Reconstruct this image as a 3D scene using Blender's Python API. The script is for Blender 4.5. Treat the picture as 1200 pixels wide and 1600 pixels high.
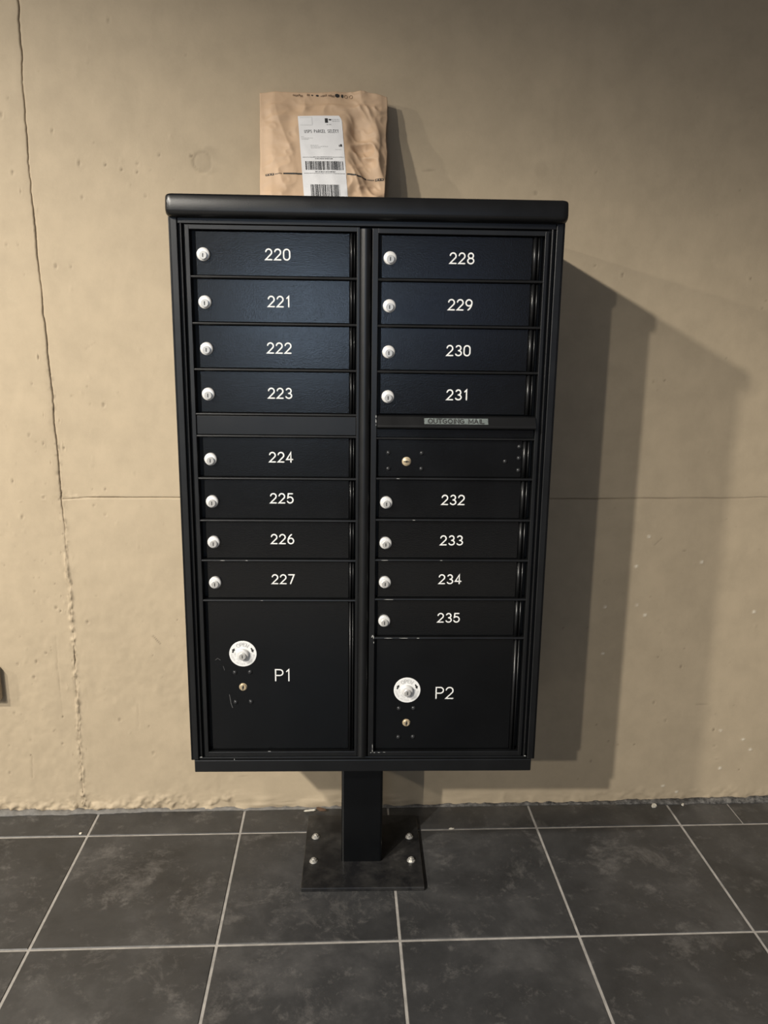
import bpy, bmesh, math, random
import numpy as np
from mathutils import Vector, Matrix

random.seed(7)
for _o in list(bpy.data.objects):
    bpy.data.objects.remove(_o)
S = bpy.context.scene
COL = S.collection

# ------------------------------------------------------------------ camera
cam_d = bpy.data.cameras.new('camera')
cam = bpy.data.objects.new('camera', cam_d)
COL.objects.link(cam)
cam.location = (-0.0434, -2.1207, 1.2994)
cam.rotation_euler = (1.3548, -0.0126, -0.0492)
cam_d.sensor_fit = 'VERTICAL'
cam_d.sensor_height = 24.0
cam_d.lens = 24.0 * 1240.51 / 1600.0
cam_d.clip_start = 0.05
S.camera = cam

# ------------------------------------------------------------------ world and lights
S.view_settings.view_transform = 'Standard'
S.view_settings.look = 'None'
S.view_settings.gamma = 1.0
S.view_settings.use_curve_mapping = False
S.view_settings.exposure = 0.12

w = bpy.data.worlds.new('world')
S.world = w
w.use_nodes = True
w.node_tree.nodes['Background'].inputs[0].default_value = (1.0, 0.92, 0.90, 1)
w.node_tree.nodes['Background'].inputs[1].default_value = 0.100


def downlight(x, y, z, power, half_angle, blend, col=(1.0, 0.94, 0.84), radius=0.06):
    d = bpy.data.lights.new('ceiling_downlight', 'SPOT')
    d.spot_size = math.radians(2 * half_angle)
    d.spot_blend = blend
    d.shadow_soft_size = radius
    d.energy = power
    d.color = col
    o = bpy.data.objects.new('ceiling_downlight', d)
    o.location = (x, y, z)
    COL.objects.link(o)
    return o


# a row of recessed downlights running away from the wall, left of the mailbox, and a lamp of the next row
downlight(-3.07, -2.93, 3.46, 490, 73.6, 0.22, radius=0.075)
downlight(-3.07, -4.70, 3.46, 770, 79.0, 0.33)
downlight(-3.07, -6.45, 3.46, 430, 76.8, 0.10)
downlight(-6.10, -2.93, 3.38, 460, 81.0, 0.15, radius=0.08)


def glass_door_light(x0, x1, z0, z1, y, power, col):
    d = bpy.data.lights.new('doorway_daylight', 'AREA')
    d.shape = 'RECTANGLE'
    d.size = x1 - x0
    d.size_y = z1 - z0
    d.energy = power
    d.color = col
    o = bpy.data.objects.new('doorway_daylight', d)
    o.location = ((x0 + x1) / 2, y, (z0 + z1) / 2)
    o.rotation_euler = (math.radians(90), 0, 0)
    COL.objects.link(o)


# cool lit doorway behind the photographer, who stands in the middle of it
glass_door_light(-0.80, -0.24, 1.26, 1.66, -5.0, 9.0, (0.56, 0.75, 1.0))
glass_door_light(-2.60, -0.24, 0.20, 2.30, -5.05, 5.5, (0.80, 0.90, 1.0))
glass_door_light(0.28, 0.80, 1.25, 1.90, -5.0, 1.6, (0.45, 0.62, 1.0))


# ------------------------------------------------------------------ materials
def mat(name):
    m = bpy.data.materials.new(name)
    m.use_nodes = True
    nt = m.node_tree
    return m, nt, nt.nodes, nt.links, nt.nodes['Principled BSDF']


def node(ns, t, **kw):
    n = ns.new(t)
    for k, v in kw.items():
        setattr(n, k, v)
    return n


def noise(ns, ls, scale, detail=4, rough=0.6, coord='Object', dist=0.0):
    tc = ns.new('ShaderNodeTexCoord')
    n = ns.new('ShaderNodeTexNoise')
    n.inputs['Scale'].default_value = scale
    n.inputs['Detail'].default_value = detail
    n.inputs['Roughness'].default_value = rough
    n.inputs['Distortion'].default_value = dist
    ls.new(tc.outputs[coord], n.inputs['Vector'])
    return n


def ramp(ns, ls, src, stops):
    r = ns.new('ShaderNodeValToRGB')
    els = r.color_ramp.elements
    while len(els) < len(stops):
        els.new(0.5)
    for e, (p, c) in zip(els, stops):
        e.position = p
        e.color = (*c, 1) if len(c) == 3 else c
    ls.new(src, r.inputs['Fac'])
    return r


def bump(ns, ls, height, strength, distance, bsdf):
    b = ns.new('ShaderNodeBump')
    b.inputs['Strength'].default_value = strength
    b.inputs['Distance'].default_value = distance
    ls.new(height, b.inputs['Height'])
    ls.new(b.outputs['Normal'], bsdf.inputs['Normal'])
    return b


def powder(name, col, rough, bstr=0.25, spec=0.5):
    m, nt, ns, ls, b = mat(name)
    n = noise(ns, ls, 420, 2)
    n2 = noise(ns, ls, 14, 5)
    r = ramp(ns, ls, n2.outputs['Fac'], [(0.3, tuple(c * 0.85 for c in col)), (0.7, tuple(c * 1.2 for c in col))])
    ls.new(r.outputs['Color'], b.inputs['Base Color'])
    rr = ramp(ns, ls, n2.outputs['Fac'], [(0.25, (rough * 0.9,) * 3), (0.75, (rough * 1.12,) * 3)])
    ls.new(rr.outputs['Color'], b.inputs['Roughness'])
    bump(ns, ls, n.outputs['Fac'], bstr, 0.0004, b)
    b.inputs['Specular IOR Level'].default_value = spec
    return m


def plain(name, col, rough=0.5, metal=0.0, grain=0.12, scale=60):
    m, nt, ns, ls, b = mat(name)
    n = noise(ns, ls, scale, 4)
    r = ramp(ns, ls, n.outputs['Fac'], [(0.3, tuple(c * (1 - grain) for c in col)), (0.7, tuple(min(1, c * (1 + grain)) for c in col))])
    ls.new(r.outputs['Color'], b.inputs['Base Color'])
    b.inputs['Roughness'].default_value = rough
    b.inputs['Metallic'].default_value = metal
    return m


M_BLACK = powder('black_powder_coat', (0.0026, 0.0029, 0.0033), 0.19, 0.55)
M_ROOF = powder('black_roof_coat', (0.0042, 0.0044, 0.0048), 0.33, 0.25)
M_TRIM = powder('black_frame_coat', (0.0042, 0.0045, 0.0050), 0.36, 0.12, 0.55)
M_PLATE, _nt, _ns, _ls, _b = mat('dusty_black_steel')
_n = noise(_ns, _ls, 16, 7, 0.7)
_r = ramp(_ns, _ls, _n.outputs['Fac'], [(0.42, (0.010, 0.010, 0.011)), (0.62, (0.030, 0.029, 0.028)), (0.75, (0.075, 0.070, 0.066))])
_ls.new(_r.outputs['Color'], _b.inputs['Base Color'])
_b.inputs['Roughness'].default_value = 0.38
bump(_ns, _ls, _n.outputs['Fac'], 0.15, 0.001, _b)
M_GAP = plain('dark_recess_steel', (0.006, 0.006, 0.006), 0.6)
M_WHITE = plain('white_lettering', (0.80, 0.80, 0.78), 0.5, 0, 0.03)
M_LOCK = plain('satin_lock_metal', (0.78, 0.77, 0.75), 0.34, 0.30, 0.06, 300)
M_CORE = plain('lock_core_metal', (0.52, 0.51, 0.49), 0.35, 0.4, 0.1, 300)
M_BRASS = plain('brass_lock', (0.62, 0.50, 0.33), 0.35, 0.5, 0.1, 300)
M_SLOT = plain('key_slot_black', (0.01, 0.01, 0.01), 0.6)
M_RIVET = plain('black_rivet', (0.035, 0.036, 0.038), 0.30, 0.4)
M_BOLT = plain('zinc_bolt', (0.60, 0.58, 0.54), 0.38, 0.6, 0.2, 120)
M_DISC = plain('white_disc', (0.80, 0.80, 0.79), 0.45, 0, 0.03)
M_GREYPRINT = plain('grey_print', (0.42, 0.42, 0.42), 0.6, 0, 0.05)
M_BLACKPRINT = plain('black_print', (0.02, 0.02, 0.02), 0.6, 0, 0.05)
M_SLOTLABEL = plain('worn_label_strip', (0.13, 0.15, 0.145), 0.5, 0, 0.35, 90)
M_SCUFF = plain('bare_metal_scuff', (0.45, 0.45, 0.43), 0.5, 0.2, 0.4, 200)
M_CHIP = plain('pale_paint_chip', (0.72, 0.68, 0.58), 0.8, 0, 0.15, 90)
M_SLIVER = plain('brown_paint_sliver', (0.10, 0.055, 0.03), 0.8, 0, 0.3, 90)
M_LABEL = plain('white_label_paper', (0.74, 0.74, 0.75), 0.55, 0, 0.03, 40)
M_BOX = plain('painted_box', (0.50, 0.42, 0.33), 0.6, 0, 0.06, 30)


def mat_wall():
    m, nt, ns, ls, b = mat('tan_painted_concrete')
    n1 = noise(ns, ls, 1.6, 5)
    r1 = ramp(ns, ls, n1.outputs['Fac'], [(0.3, (0.455, 0.370, 0.258)), (0.7, (0.480, 0.392, 0.275))])
    n2 = noise(ns, ls, 14, 6, 0.65)
    r2 = ramp(ns, ls, n2.outputs['Fac'], [(0.35, (0.93, 0.93, 0.93)), (0.65, (1.03, 1.03, 1.03))])
    mx = node(ns, 'ShaderNodeMix', data_type='RGBA', blend_type='MULTIPLY')
    mx.inputs[0].default_value = 1.0
    ls.new(r1.outputs['Color'], mx.inputs[6])
    ls.new(r2.outputs['Color'], mx.inputs[7])
    at = node(ns, 'ShaderNodeAttribute', attribute_name='dirt')
    m2 = node(ns, 'ShaderNodeMix', data_type='RGBA')
    ls.new(at.outputs['Fac'], m2.inputs[0])
    ls.new(mx.outputs[2], m2.inputs[6])
    m2.inputs[7].default_value = (0.10, 0.075, 0.05, 1)
    at2 = node(ns, 'ShaderNodeAttribute', attribute_name='chip')
    m3 = node(ns, 'ShaderNodeMix', data_type='RGBA')
    ls.new(at2.outputs['Fac'], m3.inputs[0])
    ls.new(m2.outputs[2], m3.inputs[6])
    m3.inputs[7].default_value = (0.78, 0.72, 0.60, 1)
    ls.new(m3.outputs[2], b.inputs['Base Color'])
    b.inputs['Roughness'].default_value = 0.62
    b.inputs['Specular IOR Level'].default_value = 0.25
    n3 = noise(ns, ls, 220, 3)
    bump(ns, ls, n3.outputs['Fac'], 0.25, 0.0008, b)
    return m


def mat_tile():
    m, nt, ns, ls, b = mat('dark_slate_tile')
    oi = ns.new('ShaderNodeObjectInfo')
    geo = ns.new('ShaderNodeNewGeometry')
    va = node(ns, 'ShaderNodeVectorMath', operation='MULTIPLY_ADD')
    sc = node(ns, 'ShaderNodeVectorMath', operation='SCALE')
    sc.inputs[0].default_value = (37.0, 19.0, 11.0)
    ls.new(oi.outputs['Random'], sc.inputs['Scale'])
    va.inputs[1].default_value = (1, 1, 1)
    ls.new(geo.outputs['Position'], va.inputs[0])
    ls.new(sc.outputs[0], va.inputs[2])

    def nz(scale, detail, rough, dist=0.0):
        n = ns.new('ShaderNodeTexNoise')
        n.inputs['Scale'].default_value = scale
        n.inputs['Detail'].default_value = detail
        n.inputs['Roughness'].default_value = rough
        n.inputs['Distortion'].default_value = dist
        ls.new(va.outputs[0], n.inputs['Vector'])
        return n
    n1 = nz(4.0, 9, 0.66, 0.2)
    r1 = ramp(ns, ls, n1.outputs['Fac'], [(0.32, (0.026, 0.0262, 0.0270)), (0.52, (0.046, 0.0460, 0.0468)), (0.72, (0.090, 0.0885, 0.0880))])
    # chalky scuffs and footprints
    n2 = nz(5.5, 10, 0.76, 0.35)
    r2 = ramp(ns, ls, n2.outputs['Fac'], [(0.56, (0, 0, 0)), (0.72, (0.62, 0.62, 0.62))])
    mx = node(ns, 'ShaderNodeMix', data_type='RGBA')
    ls.new(r2.outputs['Color'], mx.inputs[0])
    ls.new(r1.outputs['Color'], mx.inputs[6])
    mx.inputs[7].default_value = (0.19, 0.18, 0.17, 1)
    # fine pale specks and dragged dust
    n4 = nz(22, 9, 0.80, 0.2)
    r4 = ramp(ns, ls, n4.outputs['Fac'], [(0.55, (0, 0, 0)), (0.74, (0.55, 0.55, 0.55))])
    m4 = node(ns, 'ShaderNodeMix', data_type='RGBA')
    ls.new(r4.outputs['Color'], m4.inputs[0])
    ls.new(mx.outputs[2], m4.inputs[6])
    m4.inputs[7].default_value = (0.20, 0.19, 0.18, 1)
    ls.new(m4.outputs[2], b.inputs['Base Color'])
    n3 = nz(30, 6, 0.7)
    r3 = ramp(ns, ls, n3.outputs['Fac'], [(0.3, (0.32,) * 3), (0.7, (0.48,) * 3)])
    ls.new(r3.outputs['Color'], b.inputs['Roughness'])
    b.inputs['Specular IOR Level'].default_value = 0.5
    bump(ns, ls, n3.outputs['Fac'], 0.30, 0.0012, b)
    return m


def mat_kraft():
    m, nt, ns, ls, b = mat('kraft_paper')
    n1 = noise(ns, ls, 10, 6)
    r1 = ramp(ns, ls, n1.outputs['Fac'], [(0.3, (0.50, 0.345, 0.220)), (0.7, (0.58, 0.410, 0.270))])
    n2 = noise(ns, ls, 500, 2)
    ls.new(r1.outputs['Color'], b.inputs['Base Color'])
    b.inputs['Roughness'].default_value = 0.6
    bump(ns, ls, n2.outputs['Fac'], 0.12, 0.0005, b)
    return m


M_WALL = mat_wall()
M_TILE = mat_tile()
M_KRAFT = mat_kraft()
M_GROUT = plain('pale_grout', (0.36, 0.34, 0.315), 0.85, 0, 0.25, 25)
M_MORTAR, _nt, _ns, _ls, _b = mat('dusty_grey_mortar')
_n = noise(_ns, _ls, 55, 6, 0.75)
_r = ramp(_ns, _ls, _n.outputs['Fac'], [(0.36, (0.025, 0.024, 0.023)), (0.52, (0.12, 0.115, 0.108)), (0.66, (0.22, 0.21, 0.195)), (0.74, (0.5, 0.47, 0.41))])
_g = _ns.new('ShaderNodeNewGeometry')
_sx = _ns.new('ShaderNodeSeparateXYZ')
_ls.new(_g.outputs['Position'], _sx.inputs[0])
_mr = _ns.new('ShaderNodeMapRange')
_mr.inputs['From Min'].default_value = -0.25
_mr.inputs['From Max'].default_value = 0.45
_ls.new(_sx.outputs['X'], _mr.inputs['Value'])
_r2 = ramp(_ns, _ls, _n.outputs['Fac'], [(0.3, (0.13, 0.125, 0.118)), (0.7, (0.23, 0.22, 0.205))])
_mm = node(_ns, 'ShaderNodeMix', data_type='RGBA')
_ls.new(_mr.outputs[0], _mm.inputs[0])
_ls.new(_r2.outputs['Color'], _mm.inputs[6])
_ls.new(_r.outputs['Color'], _mm.inputs[7])
_ls.new(_mm.outputs[2], _b.inputs['Base Color'])      # cleaner cement on the left, grimy on the right
_b.inputs['Roughness'].default_value = 0.9
bump(_ns, _ls, _n.outputs['Fac'], 0.5, 0.002, _b)


# ------------------------------------------------------------------ helpers
def link(name, me, mats, parent=None, smooth=False):
    o = bpy.data.objects.new(name, me)
    COL.objects.link(o)
    if not isinstance(mats, (list, tuple)):
        mats = [mats]
    if not me.materials:
        for mm in mats:
            me.materials.append(mm)
    if parent:
        o.parent = parent
    if smooth:
        me.polygons.foreach_set('use_smooth', [True] * len(me.polygons))
    return o


def fin(name, bm, mats, parent=None, smooth=False):
    me = bpy.data.meshes.new(name)
    bmesh.ops.recalc_face_normals(bm, faces=bm.faces[:])
    bm.to_mesh(me)
    bm.free()
    return link(name, me, mats, parent, smooth)


def merge(dst, src):
    me = bpy.data.meshes.new('tmp')
    src.to_mesh(me)
    src.free()
    dst.from_mesh(me)
    bpy.data.meshes.remove(me)


def box(bm, x0, x1, y0, y1, z0, z1, bev=0.0, seg=2, mi=0):
    t = bmesh.new()
    bmesh.ops.create_cube(t, size=1)
    for v in t.verts:
        v.co = Vector(((x0 + x1) / 2 + v.co.x * (x1 - x0), (y0 + y1) / 2 + v.co.y * (y1 - y0), (z0 + z1) / 2 + v.co.z * (z1 - z0)))
    if bev:
        bmesh.ops.bevel(t, geom=t.edges[:], offset=bev, segments=seg, profile=0.5, affect='EDGES')
    for f in t.faces:
        f.material_index = mi
    merge(bm, t)


def prism(bm, pts, axis, a, b, mi=0):
    """pts: closed profile; axis 'x' -> pts are (y,z); axis 'z' -> pts are (x,y)."""
    def P(p, t):
        return (t, p[0], p[1]) if axis == 'x' else (p[0], p[1], t)
    A = [bm.verts.new(P(p, a)) for p in pts]
    B = [bm.verts.new(P(p, b)) for p in pts]
    n = len(pts)
    for i in range(n):
        bm.faces.new((A[i], A[(i + 1) % n], B[(i + 1) % n], B[i])).material_index = mi
    bm.faces.new(A).material_index = mi
    bm.faces.new(B[::-1]).material_index = mi


def lathe(bm, prof, cx, cz, n=24, mi=None):
    """prof: list of (radius, y) revolved about the y axis through (cx, cz); radius 0 closes."""
    rings = []
    for r, y in prof:
        if r <= 1e-9:
            rings.append([bm.verts.new((cx, y, cz))])
        else:
            rings.append([bm.verts.new((cx + r * math.cos(2 * math.pi * i / n), y, cz + r * math.sin(2 * math.pi * i / n))) for i in range(n)])
    for k in range(len(rings) - 1):
        A, B = rings[k], rings[k + 1]
        for i in range(n):
            j = (i + 1) % n
            if len(A) == 1 and len(B) == 1:
                continue
            if len(A) == 1:
                f = bm.faces.new((A[0], B[j], B[i]))
            elif len(B) == 1:
                f = bm.faces.new((A[i], A[j], B[0]))
            else:
                f = bm.faces.new((A[i], A[j], B[j], B[i]))
            f.material_index = mi[k] if mi else 0


def thing(name, label, cat, loc=(0, 0, 0), rotz=0.0, group=None):
    o = bpy.data.objects.new(name, None)
    COL.objects.link(o)
    o.empty_display_size = 0.1
    o.location = loc
    o.rotation_euler = (0, 0, rotz)
    tag(o, label, cat, group)
    return o


def tag(o, label, cat, group=None):
    o['label'] = label
    o['category'] = cat
    if group:
        o['group'] = group
    return o


# ------------------------------------------------------------------ stroke lettering
def arc(cx, cy, rx, ry, a0, a1, n=12):
    return [(cx + rx * math.cos(math.radians(a0 + (a1 - a0) * i / n)), cy + ry * math.sin(math.radians(a0 + (a1 - a0) * i / n))) for i in range(n + 1)]


G = {
    '0': [arc(.3, .7, .3, .3, 0, 180) + arc(.3, .3, .3, .3, 180, 360) + [(.6, .7)]],
    '1': [[(.08, .82), (.27, 1), (.27, 0)]],
    '2': [arc(.3, .71, .29, .29, 170, -35) + [(.0, 0), (.6, 0)]],
    '3': [arc(.29, .75, .25, .25, 155, -90), arc(.29, .25, .30, .25, 90, -155)],
    '4': [[(.44, 0), (.44, 1), (0, .27), (.62, .27)]],
    '5': [[(.54, 1), (.10, 1), (.05, .55)] + arc(.28, .32, .31, .32, 125, -155)],
    '6': [arc(.3, .3, .3, .3, 180, 540, 24), [(0, .3), (.02, .47), (.10, .68), (.24, .88), (.38, 1)]],
    '7': [[(0, 1), (.58, 1), (.2, 0)]],
    '8': [arc(.3, .75, .25, .25, 0, 360, 22), arc(.3, .26, .30, .26, 0, 360, 24)],
    '9': [arc(.3, .7, .3, .3, 0, 360, 24), [(.6, .7), (.58, .53), (.50, .32), (.36, .12), (.22, 0)]],
    'A': [[(0, 0), (.35, 1), (.7, 0)], [(.13, .36), (.57, .36)]],
    'C': [arc(.34, .5, .34, .5, 50, 310, 16)],
    'D': [[(0, 0), (0, 1), (.25, 1)] + arc(.25, .5, .38, .5, 90, -90) + [(0, 0)]],
    'E': [[(.55, 1), (0, 1), (0, 0), (.55, 0)], [(0, .52), (.46, .52)]],
    'F': [[(.55, 1), (0, 1), (0, 0)], [(0, .5), (.45, .5)]],
    'G': [arc(.36, .5, .36, .5, 50, 345, 18) + [(.7, .45), (.4, .45)]],
    'I': [[(.1, 0), (.1, 1)]],
    'K': [[(0, 0), (0, 1)], [(.55, 1), (0, .42)], [(.2, .6), (.58, 0)]],
    'L': [[(0, 1), (0, 0), (.5, 0)]],
    'M': [[(0, 0), (0, 1), (.38, .2), (.76, 1), (.76, 0)]],
    'N': [[(0, 0), (0, 1), (.62, 0), (.62, 1)]],
    'O': [arc(.38, .5, .38, .5, 0, 360, 24)],
    'P': [[(0, 0), (0, 1), (.34, 1)] + arc(.34, .74, .27, .26, 90, -90) + [(0, .48)]],
    'R': [[(0, 0), (0, 1), (.32, 1)] + arc(.32, .75, .26, .25, 90, -90) + [(0, .5)], [(.28, .5), (.58, 0)]],
    'S': [arc(.28, .75, .26, .25, 40, 270, 10) + arc(.28, .25, .28, .25, 90, -140, 10)],
    'T': [[(0, 1), (.6, 1)], [(.3, 1), (.3, 0)]],
    'U': [[(0, 1), (0, .3)] + arc(.31, .3, .31, .3, 180, 360) + [(.62, 1)]],
    'W': [[(0, 1), (.22, 0), (.45, .9), (.68, 0), (.9, 1)]],
    'Y': [[(0, 1), (.3, .48), (.6, 1)], [(.3, .48), (.3, 0)]],
}


def glyph_w(ch):
    if ch == ' ':
        return .42
    return max(p[0] for s in G[ch] for p in s)


def text_strokes(txt, h, gap=.28, wide=1.0):
    """Polylines of a line of text, centred at the origin, in metres."""
    out, x = [], 0.0
    for ch in txt:
        if ch != ' ':
            for s in G[ch]:
                out.append([((x + p[0] * wide) * h, (p[1] - .5) * h) for p in s])
        x += glyph_w(ch) * wide + gap
    wd = (x - gap) * h
    return [[(p[0] - wd / 2, p[1]) for p in s] for s in out], wd


def ribbon(bm, pts, wd, fmap, lift=0.0, mi=0, caps=True):
    """A flat stroke of width wd along pts; fmap(u, v, lift) gives the 3-D point."""
    pts = [Vector(p) for i, p in enumerate(pts) if i == 0 or (Vector(p) - Vector(pts[i - 1])).length > 1e-7]
    n = len(pts)
    closed = (pts[0] - pts[-1]).length < wd * 0.2 and n > 8
    hw = wd / 2
    L, Rr = [], []
    for i, p in enumerate(pts):
        d0 = (p - pts[i - 1]).normalized() if i else ((pts[0] - pts[-2]).normalized() if closed else None)
        d1 = (pts[i + 1] - p).normalized() if i < n - 1 else ((pts[1] - pts[0]).normalized() if closed else None)
        if d0 is None or (d0.length == 0):
            d0 = d1
        if d1 is None or (d1.length == 0):
            d1 = d0
        t = d0 + d1
        t = t.normalized() if t.length > 1e-6 else d1
        nn = Vector((-t.y, t.x))
        c = max(0.45, nn.dot(Vector((-d1.y, d1.x))))
        L.append(p + nn * hw / c)
        Rr.append(p - nn * hw / c)
    vl = [bm.verts.new(fmap(q.x, q.y, lift)) for q in L]
    vr = [bm.verts.new(fmap(q.x, q.y, lift)) for q in Rr]
    for i in range(n - 1):
        bm.faces.new((vl[i], vr[i], vr[i + 1], vl[i + 1])).material_index = mi
    if caps and not closed:
        for p, d, a, b in ((pts[0], (pts[0] - pts[1]).normalized(), vl[0], vr[0]), (pts[-1], (pts[-1] - pts[-2]).normalized(), vr[-1], vl[-1])):
            base = math.atan2(d.y, d.x)
            ring = [bm.verts.new(fmap(p.x + hw * math.cos(base + t), p.y + hw * math.sin(base + t), lift)) for t in (1.05, .52, 0, -.52, -1.05)]
            bm.faces.new([a] + ring + [b]).material_index = mi


def lettering(name, txt, h, wd, fmap, material, parent, gap=.28, wide=1.0):
    bm = bmesh.new()
    st, _ = text_strokes(txt, h, gap, wide)
    for k, s in enumerate(st):
        ribbon(bm, s, wd, fmap, 0.00002 * (k % 4))
    me = bpy.data.meshes.new(name)
    bm.to_mesh(me)
    bm.free()
    return link(name, me, material, parent)


# ------------------------------------------------------------------ value noise for modelled relief
_rng = np.random.default_rng(3)
_LAT = _rng.random((257, 257))


def vnoise(x, z, f, seed=0):
    X = x * f + seed * 17.31 + 1000
    Z = z * f + seed * 9.77 + 1000
    xi, zi = np.floor(X).astype(int), np.floor(Z).astype(int)
    fx, fz = X - xi, Z - zi
    fx = fx * fx * (3 - 2 * fx)
    fz = fz * fz * (3 - 2 * fz)
    a = _LAT[xi % 256, zi % 256]
    b = _LAT[(xi + 1) % 256, zi % 256]
    c = _LAT[xi % 256, (zi + 1) % 256]
    d = _LAT[(xi + 1) % 256, (zi + 1) % 256]
    return (a * (1 - fx) + b * fx) * (1 - fz) + (c * (1 - fx) + d * fx) * fz - .5


def fbm(x, z, f, n=4, seed=0):
    s, a = 0, 1.0
    for k in range(n):
        s = s + a * vnoise(x, z, f * 2 ** k, seed + k)
        a *= .5
    return s


# ------------------------------------------------------------------ wall of painted board-formed concrete
YW = -0.0958
SEAM_Z = np.array([-.1, .05, .5, .89, 1.18, 1.48, 1.76, 2.03, 2.8])
SEAM_X = np.array([-.765, -.765, -.760, -.762, -.767, -.777, -.780, -.7755, -.773])
HS = 0.8915
PITS = [(-0.818, 1.666), (-0.833, 1.79), (-0.72, 1.758), (-0.626, 1.737), (-0.663, 1.69), (-0.603, 1.687), (-0.565, 1.699), (-0.566, 1.678), (-0.529, 1.693), (-0.53, 1.672), (-0.477, 1.712), (-0.449, 1.752), (-0.403, 1.711), (-0.324, 1.692), (-0.661, 1.614), (-0.513, 1.621), (-0.548, 1.642), (-0.847, 1.504), (-0.82, 1.503), (-0.734, 1.457), (-0.699, 1.456), (-0.577, 1.993), (-0.793, 1.242), (-0.813, 1.177), (-0.719, 1.15), (-0.694, 1.156), (-0.676, 1.131), (-0.642, 1.127), (-0.831, 1.05), (-0.797, 1.029), (-0.881, 0.933), (-0.808, 0.89), (-0.747, 1.018), (-0.865, 0.84), (-0.902, 0.819), (-0.8, 0.743), (-0.861, 0.743), (-0.863, 0.802), (-0.576, 0.954), (-0.683, 0.912), (-0.651, 0.912), (-0.682, 0.87), (-0.655, 0.845), (-0.573, 0.76), (-0.787, 0.586), (-0.719, 0.555), (-0.849, 0.639), (-0.798, 0.595), (-0.837, 0.556), (-0.834, 0.469), (-0.911, 0.437), (-0.861, 0.444), (-0.883, 0.479), (-0.871, 0.4), (-0.932, 0.295), (-0.804, 0.284), (-0.894, 0.215), (-0.898, 0.171), (-0.959, 0.118), (-0.954, 0.201), (-0.81, 0.204), (-0.574, 0.253), (-0.652, 0.273), (-0.566, 0.172), (0.578, 1.481), (0.648, 1.459), (0.975, 1.455), (0.75, 1.199), (0.778, 1.201), (0.829, 0.307), (0.865, 0.252), (0.708, 0.191), (0.735, 0.18), (0.783, 0.18), (0.661, 0.13), (1.009, 0.222), (1.016, 0.172), (1.028, 0.13), (1.098, 0.094), (0.828, 0.443), (0.896, 0.414), (0.873, 0.75), (0.156, 1.693), (0.42, 1.646), (-0.314, 0.08), (-0.326, 0.1)]
CHIPS = [(0.773, 0.789), (0.745, 0.706), (0.668, 0.591), (0.756, 0.595), (0.781, 0.567), (0.924, 0.718), (0.672, 0.456), (1.098, 0.191), (1.086, 0.575), (1.04, 0.101), (0.878, 0.047), (0.919, 0.028), (1.03, 0.22), (1.123, 0.159)]


def seam_x(z):
    return np.interp(z, SEAM_Z, SEAM_X) + 0.0035 * vnoise(z, z * 0, 30, 5) + 0.002 * vnoise(z, z * 0, 90, 6)


def ss(a, b, x):
    t = np.clip((x - a) / (b - a), 0, 1)
    return t * t * (3 - 2 * t)


_pr = random.Random(11)
_pit = []
for px_, pz_ in PITS:
    _pit.append((px_, pz_, _pr.uniform(.0020, .0036), _pr.uniform(.002, .003), _pr.uniform(.35, .85), _pr.choice((.8, 1, 1, 1.5, 2.2))))
for _ in range(230):
    # many small bug holes, denser on the left strip and low down
    x_ = _pr.choice((_pr.uniform(-1.0, -.4), _pr.uniform(-1.0, -.74), _pr.uniform(.4, 1.2)))
    z_ = _pr.uniform(0.04, 1.3) if _pr.random() < .75 else _pr.uniform(1.3, 2.0)
    _pit.append((x_, z_, _pr.uniform(.0014, .0024), .0013, _pr.uniform(.15, .5), 1.0))


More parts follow.
